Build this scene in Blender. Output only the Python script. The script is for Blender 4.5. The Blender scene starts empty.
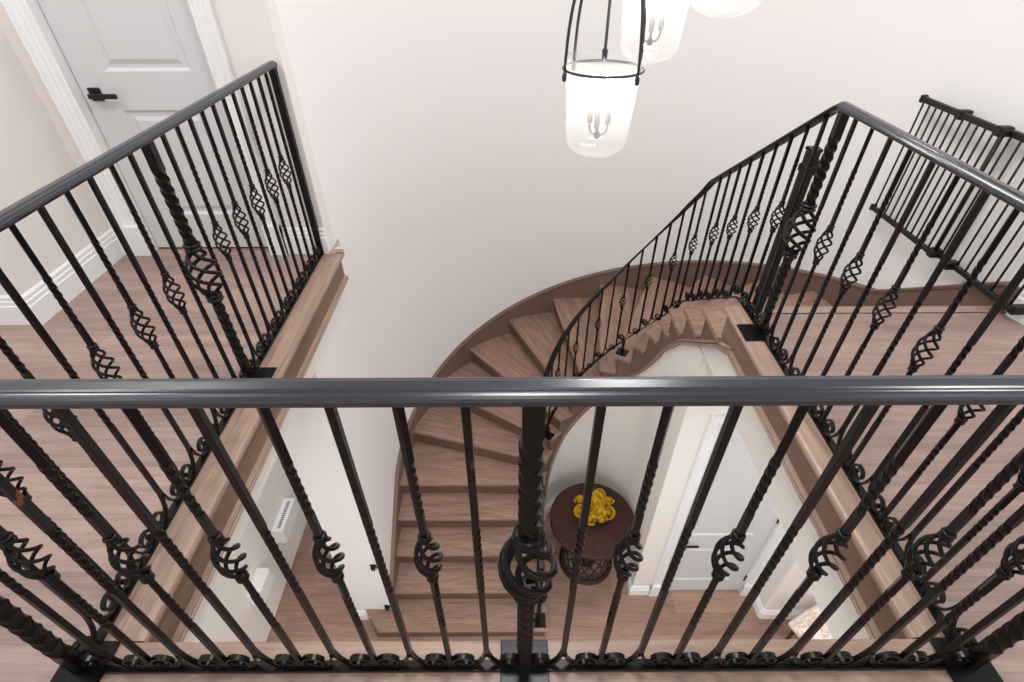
import bpy, math, random
from math import sin, cos, pi, radians as rad
from mathutils import Vector, Matrix
random.seed(7)
SC = bpy.context.scene
COL = SC.collection

# ------------------------------------------------------------------ helpers
class MB:
    def __init__(s): s.v = []; s.f = []; s.sm = []
    def add(s, vs, fs, smooth=False):
        o = len(s.v); s.v += [tuple(p) for p in vs]
        s.f += [tuple(i + o for i in f) for f in fs]; s.sm += [smooth] * len(fs)
        return s
    def box(s, x0, x1, y0, y1, z0, z1, M=None):
        vs = [Vector((x, y, z)) for z in (z0, z1) for y in (y0, y1) for x in (x0, x1)]
        if M: vs = [M @ v for v in vs]
        return s.add(vs, [(0, 2, 3, 1), (4, 5, 7, 6), (0, 1, 5, 4), (2, 6, 7, 3), (0, 4, 6, 2), (1, 3, 7, 5)])
    def bbox(s, x0, x1, y0, y1, z0, z1, b=.004, M=None):
        # box with chamfered edges (all twelve)
        L = []
        for i, (sx, sy, sz) in enumerate((a, c, d) for d in (0, 1) for c in (0, 1) for a in (0, 1)):
            X = (x0, x1)[sx]; Y = (y0, y1)[sy]; Z = (z0, z1)[sz]
            ix = b if sx == 0 else -b; iy = b if sy == 0 else -b; iz = b if sz == 0 else -b
            L += [(X, Y + iy, Z + iz), (X + ix, Y, Z + iz), (X + ix, Y + iy, Z)]
        V = [Vector(p) for p in L]
        if M: V = [M @ v for v in V]
        k = lambda sx, sy, sz, a: ((sz * 2 + sy) * 2 + sx) * 3 + a
        F = []
        for q in (0, 1):
            F.append([k(q, 0, 0, 0), k(q, 1, 0, 0), k(q, 1, 1, 0), k(q, 0, 1, 0)])
            F.append([k(0, q, 0, 1), k(1, q, 0, 1), k(1, q, 1, 1), k(0, q, 1, 1)])
            F.append([k(0, 0, q, 2), k(1, 0, q, 2), k(1, 1, q, 2), k(0, 1, q, 2)])
        for a in (0, 1):
            for c in (0, 1):
                F.append([k(0, a, c, 1), k(1, a, c, 1), k(1, a, c, 2), k(0, a, c, 2)])
                F.append([k(a, 0, c, 0), k(a, 1, c, 0), k(a, 1, c, 2), k(a, 0, c, 2)])
                F.append([k(a, c, 0, 0), k(a, c, 1, 0), k(a, c, 1, 1), k(a, c, 0, 1)])
        for a in (0, 1):
            for c in (0, 1):
                for d in (0, 1): F.append([k(a, c, d, 0), k(a, c, d, 1), k(a, c, d, 2)])
        return s.add(V, F)
    def rings(s, R, closed_ring=True, cap=True, smooth=True, loop=False):
        n = len(R[0]); vs = [p for r in R for p in r]; fs = []
        m = len(R)
        for i in range(m if loop else m - 1):
            a = i * n; b = ((i + 1) % m) * n
            for j in range(n if closed_ring else n - 1):
                k = (j + 1) % n
                fs.append((a + j, a + k, b + k, b + j))
        s.add(vs, fs, smooth)
        if cap and closed_ring and not loop:
            o = len(s.v) - len(vs)
            s.f.append(tuple(o + j for j in reversed(range(n)))); s.sm.append(False)
            s.f.append(tuple(o + (m - 1) * n + j for j in range(n))); s.sm.append(False)
        return s
    def lathe(s, prof, n=24, c=(0, 0, 0), cap=True, smooth=True):
        R = [[(c[0] + r * cos(2 * pi * j / n), c[1] + r * sin(2 * pi * j / n), c[2] + z) for j in range(n)] for r, z in prof]
        return s.rings(R, cap=cap, smooth=smooth)
    def tube(s, pts, r, n=8, loop=False, smooth=True, cap=True):
        P = [Vector(p) for p in pts]; m = len(P); R = []
        rr = r if isinstance(r, (list, tuple)) else [r] * m
        N = None
        for i in range(m):
            if loop: T = (P[(i + 1) % m] - P[i - 1])
            else: T = P[min(i + 1, m - 1)] - P[max(i - 1, 0)]
            T.normalize()
            if N is None:
                N = Vector((0, 0, 1)) if abs(T.z) < .9 else Vector((1, 0, 0))
            N = N - T * N.dot(T)
            if N.length < 1e-6: N = T.orthogonal()
            N.normalize(); B = T.cross(N)
            R.append([P[i] + (N * cos(2 * pi * j / n) + B * sin(2 * pi * j / n)) * rr[i] for j in range(n)])
        return s.rings(R, smooth=smooth, loop=loop, cap=cap)
    def prism(s, poly, z0, z1):
        n = len(poly)
        a = sum(poly[i][0] * poly[(i + 1) % n][1] - poly[(i + 1) % n][0] * poly[i][1] for i in range(n))
        if a < 0: poly = list(reversed(poly))
        vs = [(x, y, z0) for x, y in poly] + [(x, y, z1) for x, y in poly]
        fs = [tuple(reversed(range(n))), tuple(range(n, 2 * n))] + [(i, (i + 1) % n, n + (i + 1) % n, n + i) for i in range(n)]
        return s.add(vs, fs)
    def sweep(s, path, prof, loop=False, smooth=False, cap=True):
        # prof in (side, up); sections stand in vertical planes, mitred at corners
        P = [Vector(p) for p in path]; m = len(P); R = []
        for i in range(m):
            a = (P[i] - P[i - 1]) if (i > 0 or loop) else (P[1] - P[0])
            b = (P[(i + 1) % m] - P[i]) if (i < m - 1 or loop) else a
            ha = Vector((a.x, a.y, 0)).normalized(); hb = Vector((b.x, b.y, 0)).normalized()
            t = (ha + hb)
            if t.length < 1e-6: t = ha.copy()
            t.normalize(); side = Vector((t.y, -t.x, 0))
            k = 1 / max(.35, t.dot(hb))
            R.append([P[i] + side * (u * k) + Vector((0, 0, w)) for u, w in prof])
        return s.rings(R, smooth=smooth, cap=cap, loop=loop)
    def mesh(s, name):
        me = bpy.data.meshes.new(name); me.from_pydata([tuple(v) for v in s.v], [], s.f)
        me.polygons.foreach_set('use_smooth', s.sm)
        import bmesh
        bm = bmesh.new(); bm.from_mesh(me)
        bmesh.ops.recalc_face_normals(bm, faces=bm.faces); bm.to_mesh(me); bm.free()
        me.update(); return me

def link(name, me, mat=None, parent=None, loc=(0, 0, 0), rotz=0):
    o = bpy.data.objects.new(name, me); COL.objects.link(o)
    if mat is not None and me is not None and len(me.materials) == 0: me.materials.append(mat)
    if parent: o.parent = parent
    o.location = loc; o.rotation_euler = (0, 0, rotz)
    return o
def obj(name, mb, mat, parent=None, loc=(0, 0, 0), rotz=0): return link(name, mb.mesh(name), mat, parent, loc, rotz)
def wpart(name, mb, mat, parent):
    # mesh written in world coordinates under an Empty that stands at parent.location
    return obj(name, mb, mat, parent, loc=-Vector(parent.location))
def thing(name, label, cat, loc=(0, 0, 0), rotz=0, group=None):
    o = bpy.data.objects.new(name, None); COL.objects.link(o); o.empty_display_size = .05
    o.location = loc; o.rotation_euler = (0, 0, rotz); return tag(o, label, cat, group)
def tag(o, label, cat, group=None):
    o['label'] = label; o['category'] = cat
    if group: o['group'] = group
    return o
def struct(name, mb, mat, label=None, cat=None, parent=None):
    o = obj(name, mb, mat, parent)
    if parent is None:
        o['kind'] = 'structure'
        if label: o['label'] = label
        if cat: o['category'] = cat
    return o

# ------------------------------------------------------------------ materials
def s2l(c):
    return tuple(((x / 255) / 12.92 if x / 255 <= .04045 else ((x / 255 + .055) / 1.055) ** 2.4) for x in c) + (1,)
def newmat(name):
    m = bpy.data.materials.new(name); m.use_nodes = True
    nt = m.node_tree; return m, nt, nt.nodes['Principled BSDF']
def plain(name, rgb, rough=.5, spec=.5, metal=0, noise=0, scale=3):
    m, nt, b = newmat(name)
    b.inputs['Base Color'].default_value = s2l(rgb); b.inputs['Roughness'].default_value = rough
    b.inputs['Specular IOR Level'].default_value = spec; b.inputs['Metallic'].default_value = metal
    if noise:
        tc = nt.nodes.new('ShaderNodeTexCoord'); nz = nt.nodes.new('ShaderNodeTexNoise')
        nz.inputs['Scale'].default_value = scale; nz.inputs['Detail'].default_value = 4
        mx = nt.nodes.new('ShaderNodeMix'); mx.data_type = 'RGBA'
        c = s2l(rgb); mx.inputs[6].default_value = tuple(x * (1 - noise) for x in c[:3]) + (1,)
        mx.inputs[7].default_value = tuple(min(1, x * (1 + noise)) for x in c[:3]) + (1,)
        nt.links.new(tc.outputs['Object'], nz.inputs['Vector']); nt.links.new(nz.outputs['Fac'], mx.inputs[0])
        nt.links.new(mx.outputs[2], b.inputs['Base Color'])
    return m
def wood(name, dark, light, axis='x', plank=None, rough=.42, fine=1.0, randobj=.0, gap=.55):
    m, nt, b = newmat(name); N = nt.nodes.new; Lk = nt.links.new
    tc = N('ShaderNodeTexCoord'); mp = N('ShaderNodeMapping')
    if axis == 'y': mp.inputs['Rotation'].default_value = (0, 0, pi / 2)
    if axis == 'z': mp.inputs['Rotation'].default_value = (0, pi / 2, 0)
    Lk(tc.outputs['Object'], mp.inputs['Vector'])
    vec = mp.outputs['Vector']
    oi = N('ShaderNodeObjectInfo')
    off = N('ShaderNodeVectorMath'); off.operation = 'MULTIPLY_ADD'
    cmb = N('ShaderNodeCombineXYZ')
    for i in range(3): Lk(oi.outputs['Random'], cmb.inputs[i])
    Lk(cmb.outputs[0], off.inputs[0]); off.inputs[1].default_value = (9, 5, 3); Lk(vec, off.inputs[2])
    vec2 = off.outputs[0]
    if plank:
        bk = N('ShaderNodeTexBrick'); bk.offset = .37; bk.squash = 1
        bk.inputs['Scale'].default_value = 1; bk.inputs['Mortar Size'].default_value = .0016
        bk.inputs['Mortar Smooth'].default_value = .3; bk.inputs['Bias'].default_value = 0
        bk.inputs['Brick Width'].default_value = plank[0]; bk.inputs['Row Height'].default_value = plank[1]
        bk.inputs['Color1'].default_value = (0, 0, 0, 1); bk.inputs['Color2'].default_value = (1, 1, 1, 1); bk.inputs['Mortar'].default_value = (.5, .5, .5, 1)
        Lk(vec, bk.inputs['Vector'])
        # shift the grain from plank to plank
        sh = N('ShaderNodeVectorMath'); sh.operation = 'MULTIPLY_ADD'
        Lk(bk.outputs['Color'], sh.inputs[0]); sh.inputs[1].default_value = (7, 13, 5); Lk(vec, sh.inputs[2]); vec2 = sh.outputs[0]
    st = N('ShaderNodeMapping'); st.inputs['Scale'].default_value = (1.3 * fine, 13 * fine, 13 * fine); Lk(vec2, st.inputs['Vector'])
    nz = N('ShaderNodeTexNoise'); nz.inputs['Scale'].default_value = 2.2; nz.inputs['Detail'].default_value = 6; nz.inputs['Roughness'].default_value = .62; nz.inputs['Distortion'].default_value = .9
    Lk(st.outputs[0], nz.inputs['Vector'])
    st2 = N('ShaderNodeMapping'); st2.inputs['Scale'].default_value = (3 * fine, 90 * fine, 90 * fine); Lk(vec2, st2.inputs['Vector'])
    n2 = N('ShaderNodeTexNoise'); n2.inputs['Scale'].default_value = 2; n2.inputs['Detail'].default_value = 3; Lk(st2.outputs[0], n2.inputs['Vector'])
    mxn = N('ShaderNodeMath'); mxn.operation = 'MULTIPLY_ADD'; Lk(n2.outputs['Fac'], mxn.inputs[0]); mxn.inputs[1].default_value = .35
    sc = N('ShaderNodeMath'); sc.operation = 'MULTIPLY'; sc.inputs[1].default_value = .72; Lk(nz.outputs['Fac'], sc.inputs[0]); Lk(sc.outputs[0], mxn.inputs[2])
    cr = N('ShaderNodeValToRGB'); cr.color_ramp.elements[0].position = .33; cr.color_ramp.elements[1].position = .70
    cr.color_ramp.elements[0].color = s2l(dark); cr.color_ramp.elements[1].color = s2l(light)
    Lk(mxn.outputs[0], cr.inputs[0]); col = cr.outputs[0]
    if plank:
        hs = N('ShaderNodeHueSaturation'); mr = N('ShaderNodeMapRange'); mr.inputs['To Min'].default_value = .80; mr.inputs['To Max'].default_value = 1.15
        Lk(bk.outputs['Color'], mr.inputs['Value']); Lk(mr.outputs[0], hs.inputs['Value']); Lk(col, hs.inputs['Color'])
        mm = N('ShaderNodeMix'); mm.data_type = 'RGBA'; mm.blend_type = 'MULTIPLY'
        fm = N('ShaderNodeMath'); fm.operation = 'MULTIPLY'; fm.inputs[1].default_value = gap; Lk(bk.outputs['Fac'], fm.inputs[0])
        Lk(fm.outputs[0], mm.inputs[0]); Lk(hs.outputs[0], mm.inputs[6]); mm.inputs[7].default_value = (.25, .2, .17, 1); col = mm.outputs[2]
    elif randobj:
        hs = N('ShaderNodeHueSaturation'); mr = N('ShaderNodeMapRange'); mr.inputs['To Min'].default_value = 1 - randobj; mr.inputs['To Max'].default_value = 1 + randobj
        Lk(oi.outputs['Random'], mr.inputs['Value']); Lk(mr.outputs[0], hs.inputs['Value']); Lk(col, hs.inputs['Color']); col = hs.outputs[0]
    Lk(col, b.inputs['Base Color']); b.inputs['Roughness'].default_value = rough
    bp = N('ShaderNodeBump'); bp.inputs['Strength'].default_value = .08; bp.inputs['Distance'].default_value = .01
    Lk(mxn.outputs[0], bp.inputs['Height']); Lk(bp.outputs[0], b.inputs['Normal'])
    return m
def iron(name, rgb, rough, rust=True, ior=1.33):
    m, nt, b = newmat(name); N = nt.nodes.new; Lk = nt.links.new
    b.inputs['Roughness'].default_value = rough; b.inputs['IOR'].default_value = ior
    tc = N('ShaderNodeTexCoord'); nz = N('ShaderNodeTexNoise'); nz.inputs['Scale'].default_value = 60; nz.inputs['Detail'].default_value = 3
    Lk(tc.outputs['Object'], nz.inputs['Vector'])
    bp = N('ShaderNodeBump'); bp.inputs['Strength'].default_value = .05; bp.inputs['Distance'].default_value = .001
    Lk(nz.outputs['Fac'], bp.inputs['Height']); Lk(bp.outputs[0], b.inputs['Normal'])
    b.inputs['Base Color'].default_value = s2l(rgb)
    if rust:
        oi = N('ShaderNodeObjectInfo'); ad = N('ShaderNodeVectorMath'); ad.operation = 'MULTIPLY_ADD'
        Lk(oi.outputs['Location'], ad.inputs[0]); ad.inputs[1].default_value = (1.7, 2.3, 1); Lk(tc.outputs['Object'], ad.inputs[2])
        r = N('ShaderNodeTexNoise'); r.inputs['Scale'].default_value = 14; r.inputs['Detail'].default_value = 3; Lk(ad.outputs[0], r.inputs['Vector'])
        cr = N('ShaderNodeValToRGB'); cr.color_ramp.elements[0].position = .715; cr.color_ramp.elements[1].position = .75
        cr.color_ramp.elements[0].color = s2l(rgb); cr.color_ramp.elements[1].color = s2l((104, 56, 34))
        Lk(r.outputs['Fac'], cr.inputs[0]); Lk(cr.outputs[0], b.inputs['Base Color'])
    return m

M_wall = plain('warm_white_paint', (236, 234, 233), .9, .2)
M_wall2 = plain('beige_paint', (230, 225, 221), .9, .2)
M_wall3 = plain('cream_hall_paint', (232, 228, 222), .9, .2)
M_ceil = plain('ceiling_white', (240, 239, 236), .95, .1)
M_trim = plain('white_gloss_paint', (236, 237, 238), .38, .4)
M_door = plain('white_door_paint', (208, 210, 212), .45, .4)
M_gapshade = plain('painted_gap_shade', (30, 28, 27), .9, .1)
M_floorU = wood('upper_plank_floor', (130, 108, 99), (170, 146, 136), 'x', (1.9, .19), .42, .8, gap=.28)
M_floorL = wood('lower_plank_floor', (128, 98, 84), (170, 138, 122), 'x', (1.5, .19), .45, .8, gap=.5)
M_nose = wood('landing_border_wood_y', (126, 104, 90), (172, 147, 131), 'y', None, .4, .7)
M_noseX = wood('landing_border_wood_x', (126, 104, 90), (172, 147, 131), 'x', None, .4, .7)
M_fasc = wood('fascia_wood_y', (104, 82, 68), (132, 108, 92), 'y', None, .45, .6)
M_fascX = wood('fascia_wood_x', (104, 82, 68), (132, 108, 92), 'x', None, .45, .6)
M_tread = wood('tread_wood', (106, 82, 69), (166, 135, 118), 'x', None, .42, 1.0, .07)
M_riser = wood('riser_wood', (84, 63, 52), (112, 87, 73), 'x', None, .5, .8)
M_string = plain('stringer_brown', (112, 92, 80), .5, .35, noise=.12, scale=5)
M_iron = iron('black_wrought_iron', (14, 11, 11), .27)
M_rail = iron('black_handrail_paint', (28, 32, 44), .23, False, 1.75)
M_gate = plain('black_gate_enamel', (30, 26, 24), .4, .25)
M_plast = plain('white_plastic', (240, 240, 240), .4, .4)
M_slot = plain('slot_grey', (128, 128, 130), .6, .3)
M_table = wood('dark_walnut', (40, 24, 19), (66, 42, 34), 'x', None, .5, .6, .12)
M_table.node_tree.nodes['Principled BSDF'].inputs['Specular IOR Level'].default_value = .2
M_tbase = plain('dark_carved_wood', (48, 33, 27), .5, .4, noise=.3, scale=20)
M_bowl = plain('black_glazed_bowl', (26, 22, 20), .3, .5)
M_rose = plain('yellow_rose_petals', (206, 168, 44), .6, .3, noise=.25, scale=25)
M_rose2 = plain('golden_rose_petals', (190, 148, 34), .6, .3, noise=.25, scale=25)
M_leaf = plain('green_leaf', (66, 84, 40), .6, .3)
M_bronze = plain('dark_bronze', (62, 60, 66), .4, .5, .6)
M_candle = plain('pewter_candle_sleeve', (120, 118, 120), .5, .5, .2)
def fabric():
    m, nt, b = newmat('floral_fabric'); N = nt.nodes.new; Lk = nt.links.new
    tc = N('ShaderNodeTexCoord'); v = N('ShaderNodeTexNoise'); v.inputs['Scale'].default_value = 14; v.inputs['Detail'].default_value = 5; v.inputs['Distortion'].default_value = 1.5
    Lk(tc.outputs['Object'], v.inputs['Vector']); cr = N('ShaderNodeValToRGB')
    cr.color_ramp.elements[0].position = .42; cr.color_ramp.elements[0].color = s2l((214, 190, 174))
    cr.color_ramp.elements[1].position = .58; cr.color_ramp.elements[1].color = s2l((240, 232, 222))
    Lk(v.outputs['Fac'], cr.inputs[0]); Lk(cr.outputs[0], b.inputs['Base Color']); b.inputs['Roughness'].default_value = .95
    return m
M_fabric = fabric()
def thin_glass():
    m, nt, b = newmat('seeded_glass'); N = nt.nodes.new; Lk = nt.links.new
    nt.nodes.remove(b); out = nt.nodes['Material Output']
    tr = N('ShaderNodeBsdfTransparent'); tr.inputs[0].default_value = (.97, .98, .98, 1)
    gl = N('ShaderNodeBsdfGlossy'); gl.inputs['Roughness'].default_value = .08
    df = N('ShaderNodeBsdfTranslucent'); df.inputs[0].default_value = (.95, .95, .94, 1)
    lwt = N('ShaderNodeLayerWeight'); lwt.inputs['Blend'].default_value = .5; pw = N('ShaderNodeMath'); pw.operation = 'POWER'; pw.inputs[1].default_value = 3.5; Lk(lwt.outputs['Facing'], pw.inputs[0]); lw = N('ShaderNodeMath'); lw.operation = 'MULTIPLY_ADD'; lw.inputs[1].default_value = .5; lw.inputs[2].default_value = .04; Lk(pw.outputs[0], lw.inputs[0])
    m1 = N('ShaderNodeMixShader'); Lk(lw.outputs[0], m1.inputs[0]); Lk(tr.outputs[0], m1.inputs[1]); Lk(gl.outputs[0], m1.inputs[2])
    m2 = N('ShaderNodeMixShader'); m2.inputs[0].default_value = .12
    Lk(m1.outputs[0], m2.inputs[1]); Lk(df.outputs[0], m2.inputs[2]); Lk(m2.outputs[0], out.inputs[0])
    return m
M_glass = thin_glass()
def emis(name, rgb, s):
    m, nt, b = newmat(name); b.inputs['Base Color'].default_value = (1, 1, 1, 1)
    b.inputs['Emission Color'].default_value = s2l(rgb); b.inputs['Emission Strength'].default_value = s; return m
M_bulb = emis('lit_candle_bulb', (255, 249, 240), 7)

# ------------------------------------------------------------------ layout numbers (metres, camera above 0,0)
H_CAM = 1.49
RISE = .18; F = -19 * RISE; CEIL = 2.95
CX, CY = .69, 2.86; GO = .2475; DA = 180 / 11
RW = 1.755                                   # inner face of the round wall
XL, XR, YF = -1.111, 1.175, .503             # railing lines
NL, NR, NF = -.99, 1.075, .569               # nosing lines of the three landings
RZ = 1.009                                   # top of the handrails

def st(u, R):
    """point on the stair plan, u counted in steps, R from the turning centre"""
    if u <= 5: return (CX - R, CY - (5 - u) * GO)
    if u >= 16: return (CX + R, CY - (u - 16) * GO)
    t = rad(180 - (u - 5) * DA); return (CX + R * cos(t), CY + R * sin(t))
def th(u): return 180 - (min(max(u, 5), 16) - 5) * DA
def radial(u):
    t = rad(th(u)); return Vector((cos(t), sin(t), 0))
def tang(u):
    t = rad(th(u)); return Vector((sin(t), -cos(t), 0))
def nz(u): return F + RISE * u
def lerp_tab(tab, x):
    if x <= tab[0][0]: return tab[0][1]
    for (a, va), (b, vb) in zip(tab, tab[1:]):
        if x <= b: return va + (vb - va) * (x - a) / (b - a)
    return tab[-1][1]

# ------------------------------------------------------------------ shell
def arc_wall(R0, R1, t0, t1, zb, zt, n=48):
    mb = MB(); R = []
    for i in range(n + 1):
        t = rad(t0 + (t1 - t0) * i / n); c, s_ = cos(t), sin(t)
        b = zb(math.degrees(t)) if callable(zb) else zb; tt = zt(math.degrees(t)) if callable(zt) else zt
        R.append([(CX + R0 * c, CY + R0 * s_, b), (CX + R0 * c, CY + R0 * s_, tt), (CX + R1 * c, CY + R1 * s_, tt), (CX + R1 * c, CY + R1 * s_, b)])
    mb.rings(R, smooth=True)
    return mb
# keep wall edges crisp: smooth faces only matter around the curve, so walls get sharp edges by angle
def sharp(o, ang=40):
    me = o.data
    import bmesh
    bm = bmesh.new(); bm.from_mesh(me)
    for e in bm.edges:
        if len(e.link_faces) == 2 and e.calc_face_angle(0) > rad(ang): e.smooth = False
    bm.to_mesh(me); bm.free(); return o

mb = MB().box(-3.6, 4.2, -2.4, 5.2, F - .12, F)
struct('floor_lower', mb, M_floorL)
o = struct('wall_round', arc_wall(RW, RW + .12, 0, 180, F, CEIL, 96), M_wall); sharp(o)
struct('wall_left', MB().box(CX - RW - .12, CX - RW, 2.78, CY, 0, CEIL).box(CX - RW - .12, CX - RW, 2.06, CY, F, -.06), M_wall)
struct('wall_right', MB().prism([(CX + RW, CY), (CX + RW, 2.02), (CX + RW + .02, 1.965), (CX + RW + .07, 1.93), (4.2, 1.93), (4.2, 2.05), (CX + RW + .12, 2.05), (CX + RW + .12, CY)], 0, CEIL)
       .box(CX + RW, CX + RW + .12, 2.36, CY, F, 0), M_wall)
# stair wall end on the lower floor (thick pier left of the first steps)
struct('wall_pier', MB().box(-1.41, CX - RW - .12, 2.06, 3.6, F, -.32).box(CX - RW - .12, CX - RW - .001, 2.0595, 2.0601, F, -.32), M_wall)
# upper left alcove
YD = 2.68
mb = MB().box(-1.31, CX - RW, YD, YD + .1, 0, CEIL).box(-2.28, -2.20, YD, YD + .1, 0, CEIL).box(-2.20, -1.31, YD, YD + .1, 2.12, CEIL)
struct('wall_door', mb, M_wall2)
struct('wall_side', MB().box(-2.40, -2.28, 2.12, YD + .1, 0, CEIL), M_wall2)
struct('wall_near', MB().box(-4.2, -2.28, 2.0, 2.12, 0, CEIL).box(-4.2, -2.40, 2.12, 2.2, 0, CEIL), M_wall2)
struct('wall_back', MB().box(-4.2, 4.2, -2.5, -2.4, F, CEIL), M_wall)  # unseen wall behind the viewer, added to darken reflections in the iron
struct('ceiling_upper', MB().box(-4.2, 4.2, -2.4, 5.2, CEIL, CEIL + .1), M_ceil)

# landings: one slab each, planks on top
def slab(name, poly): return struct(name, MB().prism(poly, -.05, 0), M_floorU)
slab('floor_left', [(-4.2, NF - .166), (XL - .045, NF - .166), (XL - .045, YD), (-1.31, YD), (-1.31, YD + .09), (-2.20, YD + .09), (-2.20, YD), (-2.28, YD), (-2.28, 2.0), (-4.2, 2.0)])
slab('floor_right', [(XR + .03, NF - .166), (4.2, NF - .166), (4.2, 1.93), (CX + RW + .07, 1.93), (CX + RW, 2.0), (CX + RW, 2.055), (XR + .03, 2.055)])
slab('floor_front', [(-4.2, -2.4), (4.2, -2.4), (4.2, NF - .166), (-4.2, NF - .166)])
YT = st(19, 1)[1]                       # top nosing of the stair
# border boards with a rounded nosing, fascia and bead: left, right, front
def nose_prof(w, side, seam=.078):                 # profile across: (offset from nosing edge towards floor, z)
    p = [(w, -.05), (w, 0)] + ([(seam + .002, 0), (seam, -.003), (seam - .002, 0)] if w > .1 else []) + [(.012, 0), (.004, -.003), (0, -.011), (0, -.022), (.004, -.03), (.012, -.033), (.028, -.033), (.028, -.05)]
    return [(side * a, z) for a, z in p]
bead = [(.03, -.166), (.012, -.170), (.012, -.178), (.018, -.182), (.010, -.187), (.010, -.194), (.03, -.197)]
t1 = struct('trim_left', MB().sweep([(NL, NF - .0, 0), (NL, YD + .02, 0)], nose_prof(.166, -1)), M_nose)
struct('fascia', MB().box(NL - .055, NL - .03, NF - .02, YD + .02, -.17, -.033), M_fasc, parent=t1)
struct('bead', MB().sweep([(NL, NF - .02, 0), (NL, YD + .02, 0)], [(-a, z) for a, z in bead]), M_nose, parent=t1)
# little upturned end of the left border against the round wall
struct('end_cap', MB().prism([(NL - .066, YD - .05), (NL - .066, YD + .02), (NL - .0005, YD + .02), (NL - .0005, YD - .012), (NL - .03, YD - .02)], -.0005, .012), M_nose, parent=t1)
t2 = struct('trim_right', MB().sweep([(NR, NF, 0), (NR, YT, 0)], nose_prof(.13, 1)), M_nose)
struct('fascia', MB().box(NR + .03, NR + .05, NF - .02, YT, -.17, -.033), M_fasc, parent=t2)
struct('bead', MB().sweep([(NR, NF - .02, 0), (NR, YT - .148, 0)], bead), M_nose, parent=t2)
t3 = struct('trim_front', MB().sweep([(NL - .166, NF, 0), (NR + .13, NF, 0)], nose_prof(.166, 1)), M_noseX)
struct('fascia', MB().box(NL - .03, NR + .03, NF - .055, NF - .03, -.17, -.033), M_fascX, parent=t3)
# stair landing strip at the top riser
struct('trim_landing', MB().sweep([(NR + .13, YT, 0), (CX + RW, YT, 0)], nose_prof(.07, 1)), M_noseX)

# dropped edges of the landings seen from the hall, and the ceilings of the hall below
struct('ceiling_right', MB().box(NR + .05, 4.2, -2.4, 2.36, -.46, -.22).box(NR + .05, 4.2, -2.4, YT - .04, -.22, -.051), M_wall3)
struct('ceiling_left', MB().box(-4.2, NL - .055, -2.4, 2.06, -.34, -.051).box(-4.2, -1.41, 2.06, 5.2, -.34, -.051), M_wall3)
struct('ceiling_front', MB().box(NL - .055, NR + .05, -2.4, NF - .055, -.34, -.051), M_wall)
# hall below: left wall with the boxes, far wall, closet front and right return
struct('wall_hall_left', MB().box(-2.30, -2.18, -2.4, 5.2, F, -.34), M_wall3)
struct('wall_hall_far', MB().box(-2.18, -1.41, 5.0, 5.2, F, -.34), M_wall3)
YC = 2.27; DX0, DX1 = 1.375, 2.135
struct('wall_closet', MB().box(CX + .425, DX0 - .012, YC, YC + .09, F, -.46).box(DX1 + .012, 2.25, YC, YC + .09, F, -.46).box(DX0 - .012, DX1 + .012, YC, YC + .09, F + 2.39, -.46), M_wall3)
struct('wall_return', MB().prism([(2.25, 2.36), (2.25, 2.07), (2.262, 2.055), (2.28, 2.05), (4.2, 2.05), (4.2, 2.36)], F, -.46), M_wall3)
struct('wall_hall_right', MB().box(4.1, 4.2, -2.4, 2.05, F, -.46), M_wall3)

# baseboards
bb = [(0, 0), (.018, 0), (.018, .105), (.014, .108), (.014, .128), (.010, .134), (.010, .150), (.004, .160), (0, .160)]
def base(name, path, flip=1, h=1.0):
    return struct(name, MB().sweep(path, [(flip * a, z * h) for a, z in bb]), M_trim)
base('baseboard_left', [(-4.2, 2.0, 0), (-2.28, 2.0, 0), (-2.28, YD, 0), (-2.225, YD, 0)], 1)
base('baseboard_door', [(-1.305, YD, 0), (CX - RW, YD, 0)], 1)
base('baseboard_right', [(CX + RW - .001, 2.035, 0), (CX + RW - .001, 2.02, 0), (CX + RW + .02, 1.965, 0), (CX + RW + .07, 1.93, 0), (4.2, 1.93, 0)], 1)
base('baseboard_pier', [(-1.41, 3.6, F), (-1.41, 2.06, F), (-1.31, 2.06, F)], 1, .9)
base('baseboard_closet', [(CX + .42, 2.36, F), (CX + .42, YC, F), (1.28, YC, F)], 1, .9)
base('baseboard_return', [(2.25, YC - .02, F), (2.25, 2.07, F), (2.262, 2.055, F), (2.28, 2.05, F), (4.1, 2.05, F)], 1, .9)

# ------------------------------------------------------------------ doors
def panel_door(name, x0, x1, y, z0, z1, panels, hx, hz, label):
    # leaf facing -Y: stiles and rails in front of a slab, raised fields in the openings
    mb = MB(); xs = sorted({x0, x1} | {p[0] for p in panels} | {p[1] for p in panels})
    px0, px1 = panels[0][0], panels[0][1]
    mb.box(x0, x1, y + .012, y + .042, z0, z1)
    mb.box(x0, px0, y, y + .013, z0, z1).box(px1, x1, y, y + .013, z0, z1)
    zz = [z0] + [v for p in sorted(panels, key=lambda q: q[2]) for v in (p[2], p[3])] + [z1]
    for a, b in zip(zz[0::2], zz[1::2]): mb.box(px0, px1, y, y + .013, a, b)
    for (a, b, c, d) in panels:
        # sloped moulding from the frame down to the groove and up to the field
        R = []
        for off, dy in ((0, 0), (.014, .011), (.030, .011), (.052, .003)):
            R.append([(a + off, y + dy, c + off), (b - off, y + dy, c + off), (b - off, y + dy, d - off), (a + off, y + dy, d - off)])
        mb.rings(R, smooth=False, cap=False)
        q = R[-1]; mb.add(q, [(0, 1, 2, 3)])
    d = struct(name, mb, M_door, label, 'door')
    return d
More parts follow.
